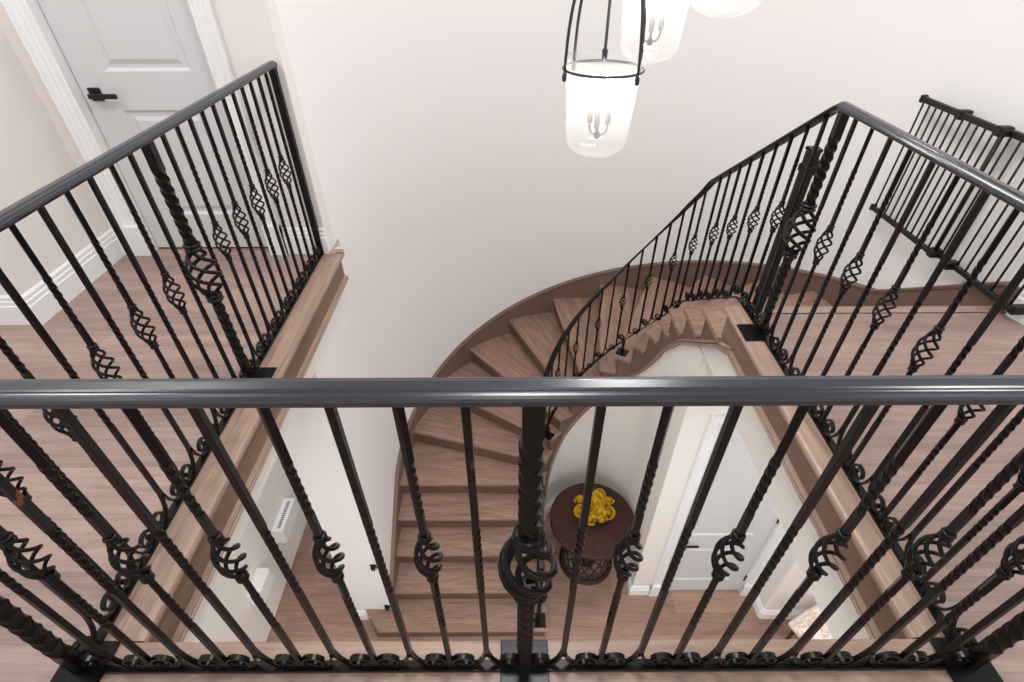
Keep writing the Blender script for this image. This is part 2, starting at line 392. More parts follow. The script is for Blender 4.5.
def lever(door, x, y, z, sgn):
    h = MB().bbox(x - .03, x + .03, y - .010, y - .001, z - .03, z + .03, .003)
    h.lathe([(.012, 0), (.012, .03), (.010, .034)], 14)
    o = len(h.v) - 42
    for i in range(o, len(h.v)):
        a, b_, c = h.v[i]; h.v[i] = (x + a, y - .008 - c, z + b_)
    h.bbox(min(x - .012 * sgn, x + .125 * sgn), max(x - .012 * sgn, x + .125 * sgn), y - .052, y - .038, z - .012, z + .010, .003)
    p = obj('door_handle', h, M_gate, door); p['label'] = 'dark bronze square lever handle'; return p
d1 = panel_door('door_1', -2.10, -1.41, YD + .05, .012, 2.10, [(-1.945, -1.53, .22, .78), (-1.945, -1.53, .955, 1.98)], 0, 0, 'white two panel door with dark lever upstairs')
lever(d1, -2.035, YD + .05, .855, 1)
def casing(name, x0, x1, y, z0, z1, w=.09, reveal=.05):
    # moulded architrave round an opening, standing on the wall face at y, plus the reveal
    pr = [(0, 0), (0, .010), (.008, .016), (.016, .016), (.022, .009), (.034, .009), (.046, .016), (.056, .012), (w - .022, .014), (w - .016, .028), (w - .002, .030), (w, .026), (w, 0)]
    mb = MB(); R = []
    for (u, d) in pr:
        R.append([(x0 - u, y - d, z0), (x0 - u, y - d, z1 + u), (x1 + u, y - d, z1 + u), (x1 + u, y - d, z0)])
    # strips between profile points
    for a, b in zip(R, R[1:]):
        mb.add(a + b, [(i, i + 1, 5 + i, 4 + i) for i in range(3)])
    mb.box(x0 - .012, x0, y, y + reveal, z0, z1 + .012).box(x1, x1 + .012, y, y + reveal, z0, z1 + .012).box(x0, x1, y, y + reveal, z1, z1 + .012)
    mb.box(x0 - w, x0, y - .03, y - .0, z0, z0 + .18).box(x1, x1 + w, y - .03, y - .0, z0, z0 + .18)
    return struct(name, mb, M_trim)
casing('trim_door_1', -2.105, -1.405, YD, 0, 2.105, .095, .09)
struct('threshold_shade', MB().box(-2.10, -1.41, YD + .055, YD + .09, 0, .011), M_gapshade, parent=d1)  # dark strip in the slit below the leaf, its shade painted in
d2 = panel_door('door_2', DX0, DX1, YC + .025, F + .012, F + 2.375, [(DX0 + .12, DX1 - .12, F + .21, F + .77), (DX0 + .12, DX1 - .12, F + .97, F + 2.24)], 0, 0, 'white two panel closet door on the lower floor')
lever(d2, DX0 + .06, YC + .025, F + .87, 1)
for hz_ in (.25, 1.2, 2.15):
    h = obj('hinge', MB().bbox(DX1 - .006, DX1 + .012, YC + .012, YC + .024, F + hz_ - .045, F + hz_ + .045, .003), M_gate, d2); h['label'] = 'black hinge'
casing('trim_door_2', DX0 - .005, DX1 + .005, YC, F, F + 2.38, .09, .06)

# ------------------------------------------------------------------ staircase
stair = thing('staircase', 'curved dark oak staircase winding up along the round white wall', 'staircase', (CX, CY, F))
RI, RO = .387, 1.735
for k in range(1, 19):
    di, do_ = (.27, .06) if 5 <= k < 16 else (.12, .12)
    if k < 5: di = do_ = .12
    inner = [st(k + (1 + di) * i / 8, RI) for i in range(9)]
    outer = [st(k + (1 + do_) * i / 8, RO) for i in range(9)]
    poly = inner + outer[::-1]
    if k == 1:                                         # bull step with a splayed left end round the pier
        X0 = CX - RI
        poly = [(X0, st(1, 1)[1]), (X0, st(2.12, 1)[1]), (CX - RO, st(2.12, 1)[1]), (CX - RO, 2.055), (-1.31, 2.055), (-1.165, st(1, 1)[1])]
    P0 = Vector((*st(k, 1.0), 0)); r = radial(k); t = tang(k)
    rot = math.atan2(r.y, r.x)
    loc = [((Vector((x, y, 0)) - P0).dot(r), (Vector((x, y, 0)) - P0).dot(Vector((-r.y, r.x, 0)))) for x, y in poly]
    # rounded edge by a stack of two prisms with a chamfer
    mb = MB(); n = len(loc)
    a = sum(loc[i][0] * loc[(i + 1) % n][1] - loc[(i + 1) % n][0] * loc[i][1] for i in range(n))
    if a < 0: loc = loc[::-1]
    def inset(pl, d):
        out = []
        for i in range(len(pl)):
            p0, p1, p2 = Vector(pl[i - 1]), Vector(pl[i]), Vector(pl[(i + 1) % len(pl)])
            e1 = (p1 - p0).normalized(); e2 = (p2 - p1).normalized()
            n1 = Vector((-e1.y, e1.x)); n2 = Vector((-e2.y, e2.x)); q = n1 + n2
            q = q / max(.4, q.length_squared / 2) if q.length > 1e-6 else n1
            out.append(tuple(p1 + q * d))
        return out
    ins = inset(loc, .004)
    mb.rings([[(x, y, -.034) for x, y in ins], [(x, y, -.030) for x, y in loc], [(x, y, -.004) for x, y in loc], [(x, y, 0) for x, y in ins]], smooth=False)
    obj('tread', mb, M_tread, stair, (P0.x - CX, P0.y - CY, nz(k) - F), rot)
for k in range(1, 20):
    r = radial(k); t = tang(k); a = Vector((*st(k, .41), 0)); b = Vector((*st(k, RO), 0))
    if k == 1: b = Vector((-1.20, a.y, 0))
    if k == 19: a = Vector((NR + .05, a.y, 0))
    P0 = Vector((*st(k, 1.0), 0)); rot = math.atan2(r.y, r.x); n_ = Vector((-r.y, r.x, 0))
    xs = [(p - P0).dot(r) for p in (a, b)]; sg = 1 if t.dot(n_) > 0 else -1
    y0, y1 = sorted((sg * .026, sg * .044))
    top = -.033 if k < 19 else -.05
    mb = MB().box(min(xs), max(xs), y0, y1, -RISE + .0005, top)
    if k == 1:
        pass
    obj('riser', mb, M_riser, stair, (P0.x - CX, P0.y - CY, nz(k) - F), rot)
# splayed riser of the bull step
q0 = Vector((-1.165 + .02, st(1, 1)[1] + .026)); q1 = Vector((-1.285, 2.058))
mb = MB().prism([(q0.x, q0.y), (q1.x, q1.y), (q1.x + .03, q1.y), (q0.x + .02, q0.y + .015)], F, nz(1) - .033)
wpart('riser', mb, M_riser, stair)
# inner closed stringer: stepped top, sweeping lower edge
DEP = [(5.8, 1.6), (6.3, 1.05), (6.9, .70), (7.4, .55), (8.8, .44), (10.9, .45), (14.1, .46), (15.8, .41), (17.05, .290), (18.4, .275), (19.0, .265), (19.62, .197)]
def zlow(u): return max(F, min(nz(u), 0) - lerp_tab(DEP, u))
mb = MB(); RS0, RS1 = .412, .440
def strip(u0, u1, ztop, n=6):
    R = []
    for i in range(n + 1):
        u = u0 + (u1 - u0) * i / n; a = st(u, RS0); b = st(u, RS1); z = zlow(u)
        R.append([(*a, z), (*a, ztop), (*b, ztop), (*b, z)])
    mb.rings(R, smooth=False)
def off(u, d):        # u shifted by a distance d along the inner radius
    return u + d / (GO if (u < 5 or u >= 16) else RS0 * rad(DA))
for k in range(1, 19):
    strip(off(k, .03), off(k + 1, .03) if k < 18 else off(19, .0), nz(k) - .034)
strip(19.0, 19.62, -.166, 4)
wpart('stringer', mb, M_string, stair)
# bead along the lower edge of the stringer
path = []; u = 6.15
while u < 19.62:
    path.append((*st(u, RS0), zlow(u))); u += .12
for nm, w, zz in (('bead', .016, .0), ('bead', .010, .026)):
    mb = MB().sweep(path, [(0, zz), (w, zz), (w, zz + .014), (0, zz + .02)])
    wpart(nm, mb, M_nose, stair)
# wall skirt: follows the nosings round the outer wall, then levels on the landing
def zsk(u):
    return min(nz(u) + .145, .135)
us = [1.72 + i * .25 for i in range(int((19.45 - 1.72) / .25) + 1)]
R = []
for u in us:
    a = st(u, RW - .028); b = st(u, RW - .0005); z1 = zsk(u); z0 = max(F, nz(u) - .42)
    R.append([(*a, z0), (*a, z1 - .03), (*st(u, RW - .034), z1 - .028), (*st(u, RW - .036), z1 - .012), (*st(u, RW - .030), z1 - .004), (*b, z1), (*b, z0)])
wpart('wall_skirt', MB().rings(R, smooth=False), M_string, stair)

# white walls that close the drum under the steps (the niche with the table)
R = []
for i in range(49):
    u = 5 + 11 * i / 48; a = st(u, .424); b = st(u, .46); z = max(F + .02, zlow(u) + .03)
    R.append([(*a, F), (*a, z), (*b, z), (*b, F)])
o = struct('wall_niche', MB().rings(R, smooth=True), M_wall3); sharp(o, 35)
R = []
for i in range(9):
    u = 16 + (CY - (YC + .09)) / GO * i / 8; a = st(u, .424); b = st(u, .46); z = zlow(u) + .03
    R.append([(*a, F), (*a, z), (*b, z), (*b, F)])
struct('wall_niche_right', MB().rings(R, smooth=False), M_wall3)
base('baseboard_niche', [(*st(5 + 11 * i / 40, .4235), F) for i in range(41)] + [(CX + .4235, 2.37, F)], -1 if False else 1, .9)

# ------------------------------------------------------------------ wrought-iron railings
def twisted(mb, z0, z1, half, segs):
    """square bar along z; segs = [(za, zb, turns)] twisted stretches"""
    zs = [(z0, 0.0)]; ang = 0.0
    for za, zb, turns in segs:
        zs.append((za, ang)); n = max(6, int(turns * 26))
        for i in range(1, n + 1): zs.append((za + (zb - za) * i / n, ang - turns * 2 * pi * i / n))
        ang -= turns * 2 * pi
    zs.append((z1, ang))
    h = half * math.sqrt(2)
    q = half; cfn = half * .13; sec = [(q, -q + cfn), (q, q - cfn), (q - cfn, q), (-q + cfn, q), (-q, q - cfn), (-q, -q + cfn), (-q + cfn, -q), (q - cfn, -q)]
    R = [[(x * cos(a) - y * sin(a), x * sin(a) + y * cos(a), z) for x, y in sec] for z, a in zs]
    return mb.rings(R, smooth=True)
def crisp(me, ang=28):
    import bmesh
    bm = bmesh.new(); bm.from_mesh(me)
    for e in bm.edges:
        if len(e.link_faces) == 2 and e.calc_face_angle(0) > rad(ang): e.smooth = False
    bm.to_mesh(me); bm.free(); return me
def basket_mesh(z0, z1, Rm, w, core, turns=-.95, bars=4):
    mb = MB(); L = z1 - z0
    cap = .125 * L
    for za, zb in ((z0, z0 + cap), (z1 - cap, z1)):
        m = (za + zb) / 2; q = (zb - za)
        mb.lathe([(core, za), (core * 1.4, za + .04 * q), (core * 1.62, za + .22 * q), (core * 1.4, za + .42 * q), (core * 1.12, m), (core * 1.4, zb - .42 * q), (core * 1.62, zb - .22 * q), (core * 1.4, zb - .04 * q), (core, zb)], 12)
    a, b = z0 + cap * .8, z1 - cap * .8
    for k in range(bars):
        pts = []
        for i in range(19):
            t = i / 18; r = core * .55 + (Rm - w - core * .55) * sin(pi * t) ** .8; an = 2 * pi * (k / bars + turns * (t - .5))
            pts.append((r * cos(an), r * sin(an), a + (b - a) * t))
        mb.tube(pts, w, 6)
    return mb
def scroll_mesh(sgn, slope=0.0, s=1.0, w=.0064, t=.0032):
    """flat bar: leaves the baluster, rolls along the base bar and curls into an eye; lies in the local x-z plane"""
    pts = [(.0035, .098), (.006, .078), (.0125, .052), (.022, .032), (.034, .018)]
    c = (.057, .044); n = 34
    for i in range(n + 1):
        k = i / n; an = -pi / 2 - .35 + k * (2 * pi * 1.28); r = .0345 - .0225 * k ** 1.15
        pts.append((c[0] + r * cos(an), c[1] + r * sin(an)))
    sl = math.tan(slope)
    lift = .0345 * (1 / cos(slope) - 1) * .8
    P = [Vector((sgn * x * s, 0, z * s + (lift + sgn * c[0] * s * sl) * min(1, max(0, x / .04)) if i < 5 else z * s + lift + sgn * c[0] * s * sl)) for i, (x, z) in enumerate(pts)]; R = []
    for i, p in enumerate(P):
        T = (P[min(i + 1, len(P) - 1)] - P[max(i - 1, 0)]).normalized(); Nn = Vector((-T.z, 0, T.x))
        R.append([p + Nn * t + Vector((0, w, 0)), p - Nn * t + Vector((0, w, 0)), p - Nn * t - Vector((0, w, 0)), p + Nn * t - Vector((0, w, 0))])
    mb = MB().rings(R, smooth=False)
    e = P[-1]; n = 10
    R = [[(e.x + r * cos(2 * pi * j / n), y, e.z + r * sin(2 * pi * j / n)) for j in range(n)] for r, y in ((.004, -w - .002), (.0085, -w), (.0085, w), (.004, w + .002))]
    mb.rings(R, smooth=False)
    return mb
ZB, ZT = .010, .984
def meshes_baluster():
    d = {}
    d['plain'] = crisp(twisted(MB(), .080, ZT, .0064, [(.42, .66, 2.5)]).mesh('baluster'))
    d['basket_bar'] = crisp(twisted(MB(), ZB, .482, .0064, [(.255, .405, 1.6)]).mesh('baluster'))
    d['upper_bar'] = crisp(twisted(MB(), .622, ZT, .0064, [(.70, .845, 1.6)]).mesh('upper_bar'))
    d['basket'] = basket_mesh(.472, .634, .0285, .0041, .0080).mesh('basket')
    d['post'] = crisp(twisted(MB(), .0, .415, .0155, [(.11, .40, 1.75)]).mesh('newel_post'))
    d['upper_post'] = crisp(twisted(MB(), .625, ZT, .0155, [(.645, .895, 1.75)]).mesh('upper_shaft'))
    d['post_basket'] = basket_mesh(.400, .640, .060, .0075, .019).mesh('basket')
    d['plate'] = MB().bbox(-.062, .062, -.062, .062, .0005, .008, .002).mesh('base_plate')
    d['scroll+'] = scroll_mesh(1).mesh('scroll'); d['scroll-'] = scroll_mesh(-1).mesh('scroll')
    return d
BM = meshes_baluster()
def baluster(parent, kind, p, rotz, zscale=1.0, scrolls=('scroll+', 'scroll-'), sm=None):
    L = Vector(p) - Vector(parent.location)
    b = link('baluster', BM['plain' if kind == 'plain' else 'basket_bar'], M_iron, parent, L, rotz)
    b.scale = (1, 1, zscale)
    if kind == 'plain':
        for s in scrolls: link('scroll', (sm or BM)[s], M_iron, b)
    else:
        link('basket', BM['basket'], M_iron, b); link('upper_bar', BM['upper_bar'], M_iron, b)
    return b
def newel(parent, p, rotz=0, zscale=1.0, plate=(0, 0), rot_plate=0):
    L = Vector(p) - Vector(parent.location)
    b = link('newel_post', BM['post'], M_iron, parent, L, rotz); b.scale = (1, 1, zscale)
    link('basket', BM['post_basket'], M_iron, b); link('upper_shaft', BM['upper_post'], M_iron, b)
    link('base_plate', BM['plate'], M_iron, b, (plate[0], plate[1], 0))
    return b
_h = [(.0075, 0), (.0105, -.0012), (.0115, -.0035), (.0135, -.0042), (.0175, -.0048), (.0215, -.0075), (.0235, -.012), (.0235, -.0175), (.0205, -.021), (.0195, -.0245), (.012, -.0255)]
HR = [(-a, z) for a, z in reversed(_h)] + _h
BR = [(-.0125, 0), (.0125, 0), (.0125, .011), (-.0125, .011)]
G = 'black wrought iron railings'
# front
fr = thing('railing', 'black wrought iron railing nearest the viewer, crossing the whole picture', 'railing', (.03, YF, 0), 0, G)
wpart('handrail', MB().sweep([(XL - .6, YF, RZ), (XR + .6, YF, RZ)] if False else [(XL - .021, YF, RZ), (XR + .021, YF, RZ)], HR), M_rail, fr)
wpart('base_rail', MB().sweep([(XL, YF, 0.001), (XR, YF, 0.001)], BR), M_iron, fr)
XC = .03
newel(fr, (XC, YF, 0), 0, 1, (0, .0)); newel(fr, (XL, YF, 0), 0); newel(fr, (XR, YF, 0), 0)
for a, b in ((XL, XC), (XC, XR)):
    for i in range(1, 12):
        j = i if a == XL else i
        kind = 'plain' if i % 2 else 'basket'
        baluster(fr, kind, (a + (b - a) * i / 12, YF, 0), 0)
# left
YL1 = 2.70; YLn = 1.60
lf = thing('railing', 'black iron railing on the left landing in front of the white door', 'railing', (XL, YLn, 0), 0, G)
wpart('handrail', MB().sweep([(XL, YF + .022, RZ), (XL, YL1 - .024, RZ)], HR), M_rail, lf)
wpart('base_rail', MB().sweep([(XL, YF + .013, .001), (XL, YL1 - .04, .001)], BR), M_iron, lf)
newel(lf, (XL, YLn, 0), pi / 2, 1, (0, -.03))
wpart('end_post', MB().bbox(XL - .016, XL + .016, YL1 - .052, YL1 - .022, 0.001, RZ - .02, .002), M_iron, lf)
for i in range(1, 12):
    kind = 'plain' if i % 2 else 'basket'
    baluster(lf, kind, (XL, YF + (YLn - YF) * i / 12, 0), pi / 2)
    baluster(lf, kind, (XL, YLn + (YL1 - .035 - YLn) * i / 12, 0), pi / 2)
# right
YRn = 1.905
rt = thing('railing', 'black iron railing on the right landing below the safety gate', 'railing', (XR, YRn, 0), 0, G)
wpart('handrail', MB().sweep([(XR, YF + .022, RZ), (XR, YRn + .02, RZ)], HR), M_rail, rt)
wpart('base_rail', MB().sweep([(XR, YF + .013, .001), (XR, YRn, .001)], BR), M_iron, rt)
newel(rt, (XR, YRn, 0), pi / 2, 1, (-.01, .035))
for i in range(1, 14):
    baluster(rt, 'plain' if i % 2 else 'basket', (XR, YF + .1018 * i, 0), pi / 2)
# stair: follows the inner edge of the steps
RR = .465
DH = [(1, .85), (8, .85), (9.3, .84), (10.9, .84), (12.4, .88), (13.7, .915), (14.7, .93), (16, .90), (19, 1.0)]
def uY(Y): return 16 + (CY - Y) / GO
def hz(u):
    if u > 16: return .36 + (RZ - .36) * min(1, (u - 16) / (uY(YRn + .03) - 16))
    return nz(u) + lerp_tab(DH, u)
def bz(u): return max(F + RISE, min(.001, nz(u) + .055))
def rr(u): return lerp_tab([(16.0, RR), (19.7, XR - CX)], u)
sr = thing('railing', 'black iron stair railing curving down with the inner edge of the steps', 'railing', (*st(1.3, RR), nz(1)), 0, G)
u0, u1 = 1.35, uY(YRn + .022)
us = [u0 + (u1 - u0) * i / 110 for i in range(111)]
wpart('handrail', MB().sweep([(*st(u, rr(u)), hz(u)) for u in us], HR, smooth=False), M_iron, sr)
wpart('base_rail', MB().sweep([(*st(u, rr(u)), bz(u)) for u in us], BR, smooth=False), M_iron, sr)
def slope_at(u):
    a, b = Vector((*st(u - .2, rr(u)), bz(u - .2))), Vector((*st(u + .2, rr(u)), bz(u + .2)))
    d = b - a; return math.atan2(d.z, Vector((d.x, d.y)).length)
sm_cache = {}
ul = []; u = uY(YRn) - .382
while u > 16.1: ul.append(u); u -= .382
u = 16 - .35
while u > 5.2: ul.append(u); u -= .63
while u > 1.8: ul.append(u); u -= .40
for i, u in enumerate(ul):
    kind = 'plain' if i % 2 == 0 else 'basket'
    z = bz(u); zs = (hz(u) - z - .022) / (ZT - 0.0)
    t = tang(u); rot = math.atan2(t.y, t.x)
    sl = round(slope_at(u) / .15) * .15
    if sl not in sm_cache:
        sm_cache[sl] = {'scroll+': scroll_mesh(1, sl, .9).mesh('scroll'), 'scroll-': scroll_mesh(-1, sl, .9).mesh('scroll')}
    # on the flight one scroll curls down-hill from every baluster, on the level two
    if kind == 'plain': baluster(sr, 'plain', (*st(u, rr(u)), z), rot, zs, ('scroll-', 'scroll+'), sm_cache[sl])
    else: baluster(sr, 'basket', (*st(u, rr(u)), z), rot, zs)
newel(sr, (*st(u0, RR), nz(1)), rad(90), (hz(u0) - nz(1) - .02) / ZT)
for u in (12.35, 7.25, 9.6):              # short struts with foot plates that carry the base bar
    k = int(u); x, y = st(u, .445); r = radial(u); t = tang(u)
    mb = MB().box(x - .011, x + .011, y - .011, y + .011, nz(k) + .001, bz(u) + .002)
    Mx = Matrix.Translation((x, y, nz(k))) @ Matrix.Rotation(math.atan2(t.y, t.x), 4, 'Z')
    mb.bbox(-.045, .045, -.045, .045, .0005, .008, .002, Mx)
    wpart('strut', mb, M_iron, sr)

# ------------------------------------------------------------------ safety gate on the right wall
gt = thing('safety_gate', 'black metal stair gate folded back flat along the right wall', 'gate', (2.36, 2.0, .04))
def gate_panel(x, ya, yb, z0, z1, n):
    p = wpart('panel', MB().bbox(x - .012, x + .012, ya, yb, z1 - .03, z1, .004), M_gate, gt)
    L = Vector(gt.location)
    obj('bottom_rail', MB().bbox(x - .012, x + .012, ya, yb, z0, z0 + .028, .004), M_gate, p)
    for i in range(n):
        y = ya + .02 + (yb - ya - .04) * i / (n - 1); w = .011 if i in (0,) and ya > 2.1 else .0055
        obj('bar', MB().tube([(x, y, z0 + .02), (x, y, z1 - .02)], w, 8), M_gate, p)
    return p
gate_panel(2.352, 2.50, 3.135, .05, .735, 12)
gate_panel(2.380, 1.985, 2.58, .05, .735, 10)
for y, z in ((2.53, .046), (2.40, .046), (2.82, .70), (2.54, .70)):
    if True:
        wpart('clamp', MB().bbox(2.334, 2.40, y - .022, y + .022, z - .004, z + .042, .006), M_gate, gt)
for z in (.05, .70):
    wpart('wall_bracket', MB().bbox(2.372, 2.437, 1.965, 2.0, z - .005, z + .04, .004), M_gate, gt)
for z in (.045, .70): wpart('end_cap', MB().bbox(2.336, 2.372, 3.12, 3.145, z, z + .041, .005), M_gate, gt)
# latch post strapped beside the newel
lp = thing('gate_latch_post', 'black square latch post standing behind the twisted corner newel', 'gate post', (1.215, 2.075, 0))
wpart('post', MB().bbox(1.193, 1.237, 2.053, 2.097, .001, .79, .004), M_gate, lp)
wpart('cap', MB().bbox(1.189, 1.241, 2.049, 2.101, .786, .80, .004), M_gate, lp)
for z in (.10, .70):
    wpart('strap', MB().bbox(1.188, 1.242, 2.048, 2.102, z, z + .03, .003), M_gate, lp)
    wpart('latch', MB().bbox(1.236, 1.262, 2.06, 2.09, z - .01, z + .05, .004), M_gate, lp)

# gate brackets on the pier beside the first steps
for z, lab in ((-2.48, 'upper small black gate bracket on the white pier beside the steps'), (-3.19, 'lower small black gate bracket on the pier just above first step')):
    mb = MB().bbox(-1.135, -1.085, 2.052, 2.0595, z - .03, z + .03, .002).bbox(-1.125, -1.112, 2.03, 2.054, z - .025, z + .025, .002).bbox(-1.108, -1.095, 2.03, 2.054, z - .025, z + .025, .002)
    mb.tube([(-1.128, 2.038, z), (-1.092, 2.038, z)], .006, 8)
    tag(obj('gate_bracket', mb, M_gate), lab, 'bracket', 'gate brackets on the pier')

# ------------------------------------------------------------------ white boxes on the lower left wall
vb = thing('wall_vent_box', 'white wall box with a row of dark slots on its slanted top', 'wall box', (-2.18, 2.70, -2.95))
R = []
for y in (2.53, 2.88):
    R.append([(-2.179, y, -2.95), (-2.095, y, -2.95), (-2.08, y, -2.93), (-2.082, y, -2.765), (-2.179, y, -2.752)])
wpart('housing', MB().rings(R, smooth=False), M_plast, vb)
mb = MB()
for i in range(14):
    y = 2.565 + i * .0205
    mb.box(-2.140, -2.112, y, y + .009, -2.772, -2.7545 + .0005)
wpart('slot', mb, M_slot, vb)['label'] = 'row of dark vent slots'
wb = thing('wall_box', 'plain white box on the lower left wall, nearer than slotted one', 'wall box', (-2.18, 2.07, -2.93))
wpart('housing', MB().bbox(-2.179, -2.075, 1.95, 2.19, -2.93, -2.745, .006), M_plast, wb)
wpart('cover', MB().bbox(-2.076, -2.070, 1.962, 2.178, -2.918, -2.757, .0025), M_plast, wb)

# ------------------------------------------------------------------ round table with roses
TX, TY, TZ = .725, 2.60, F + .75
tb = thing('round_table', 'round dark walnut pedestal table in the niche under the stairs', 'table', (TX, TY, F))
for k in range(8):                                     # sunburst veneer: eight wedges
    a0, a1 = rad(45 * k + 10), rad(45 * k + 55); n = 9
    P = [(0, 0)] + [(.372 * cos(a0 + (a1 - a0) * i / n), .372 * sin(a0 + (a1 - a0) * i / n)) for i in range(n + 1)]
    am = (a0 + a1) / 2
    Q = [(x * cos(-am) - y * sin(-am), x * sin(-am) + y * cos(-am)) for x, y in P]
    obj('veneer_wedge', MB().prism(Q, .738, .750), M_table, tb, (0, 0, 0), am)
obj('table_rim', MB().lathe([(.05, .705), (.372, .705), (.384, .712), (.387, .726), (.384, .741), (.374, .7502), (.370, .7502), (.370, .737), (.05, .737)], 56), M_table, tb)
mb = MB()
prof = lambda t: .17 + .075 * (1 - t) ** 2.2            # flared openwork drum
for z in (.0, .03, .66, .695):
    r = prof(z / .7) + .004; mb.tube([(r * cos(2 * pi * i / 36), r * sin(2 * pi * i / 36), z + .012) for i in range(36)], .012, 8, loop=True)
nb = 14
for s in (-1, 1):
    for k in range(nb):
        mb.tube([(prof(t) * cos(2 * pi * (k / nb + s * .32 * t)), prof(t) * sin(2 * pi * (k / nb + s * .32 * t)), .03 + .65 * t) for t in [i / 16 for i in range(17)]], .007, 6)
for row in range(5):
    for k in range(nb):
        t = .1 + row * .2; an = 2 * pi * (k + .5 * (row % 2)) / nb; r = prof(t); c = Vector((r * cos(an), r * sin(an), .03 + .65 * t)); e = Vector((-sin(an), cos(an), 0))
        mb.tube([c + e * .022 * cos(q * pi / 5) + Vector((0, 0, .03 * sin(q * pi / 5))) for q in range(10)], .005, 5, loop=True)
obj('openwork_base', mb, M_tbase, tb)
obj('core', MB().lathe([(.075, .004), (.075, .706)], 20), M_tbase, tb)
fl = thing('flower_arrangement', 'dark bowl packed with yellow roses on the round table', 'flowers', (.742, 2.655, TZ))
obj('bowl', MB().lathe([(.07, .0005), (.075, .004), (.13, .03), (.155, .065), (.16, .09), (.152, .09), (.145, .066), (.12, .036), (.02, .02)], 36), M_bowl, fl)
def rose_mesh(r, seed):
    rg = random.Random(seed); mb = MB()
    for ring, (n, rad_, tilt, h) in enumerate(((6, 1.0, .95, .50), (5, .82, .62, .72), (5, .60, .36, .90), (3, .36, .16, 1.0))):
        for k in range(n):
            a = 2 * pi * (k + .5 * ring + rg.uniform(-.1, .1)) / n; wd = 2 * pi / n * .72; V = []
            for i in range(5):
                v = i / 4
                for j in range(5):
                    w = (j / 4 - .5) * 2; an = a + w * wd * (.55 + .45 * v) * (1 - .25 * v * abs(w))
                    rr_ = r * rad_ * (.35 + .65 * v ** .7) + r * tilt * .18 * v ** 3
                    z = r * (-.35 + (h + .35) * v - tilt * .25 * v ** 3 - .18 * w * w * v)
                    V.append((rr_ * cos(an), rr_ * sin(an), z))
            mb.add(V, [(i * 5 + j, i * 5 + j + 1, i * 5 + j + 6, i * 5 + j + 5) for i in range(4) for j in range(4)], True)
    mb.lathe([(r * .02, -r * .5), (r * .5, -r * .3), (r * .55, 0), (r * .3, r * .5), (r * .02, r * .7)], 10)
    return mb.mesh('rose')
RM = [rose_mesh(.054, 1), rose_mesh(.053, 2), rose_mesh(.055, 3)]
for i, m_ in enumerate(RM): m_.materials.append((M_rose, M_rose2, M_rose)[i])
spots = [(0, 0, .135)] + [(.075 * cos(a), .075 * sin(a), .115) for a in [2 * pi * i / 5 for i in range(5)]] + [(.135 * cos(a), .135 * sin(a), .085) for a in [2 * pi * (i + .4) / 8 for i in range(8)]]
for i, (x, y, z) in enumerate(spots):
    o = link('rose', RM[i % 3], None, fl, (x, y, z)); rr2 = math.hypot(x, y); o.rotation_euler = (-y * 4.5, x * 4.5, i * 1.3)
mb = MB()
for i in range(9):
    a = 2 * pi * i / 9 + .3; c = Vector((.1 * cos(a), .1 * sin(a), .10)); d = Vector((cos(a), sin(a), .2)); e = Vector((-sin(a), cos(a), 0))
    mb.add([c, c + d * .03 + e * .014, c + d * .075, c + d * .03 - e * .014], [(0, 1, 2, 3)])
obj('leaves', mb, M_leaf, fl)

# upholstered ottoman at the foot of the right-hand wall
ot = thing('upholstered_stool', 'pale floral fabric stool standing against the lower right wall', 'stool', (2.56, 1.735, F), rad(25.8))
def cushion(x0, x1, y0, y1, z0, z1, b):
    R = []
    for (i, z) in ((b, z0), (.3 * b, z0 + .3 * b), (0, z0 + b), (0, z1 - b), (.3 * b, z1 - .3 * b), (b, z1), (b * 3, z1 + .012)):
        c = []
        for (cx, cy, a0) in ((x1 - b, y1 - b, 0), (x0 + b, y1 - b, 90), (x0 + b, y0 + b, 180), (x1 - b, y0 + b, 270)):
            for q in range(5):
                a = rad(a0 + 22.5 * q); rr3 = max(b - i, .001); c.append((cx + rr3 * cos(a) - (i - b if i > b else 0) * (1 if cx > 0 else -1), cy + rr3 * sin(a) - (i - b if i > b else 0) * (1 if cy > 0 else -1), z))
        R.append(c)
    return MB().rings(R, smooth=True)
obj('cushion', cushion(-.21, .21, -.21, .21, .375, .44, .022), M_fabric, ot)
for sx in (-1, 1):
    for sy in (-1, 1): obj('leg', MB().lathe([(.011, .0), (.018, .377)], 12, (sx * .155, sy * .155, 0)), M_tbase, ot)

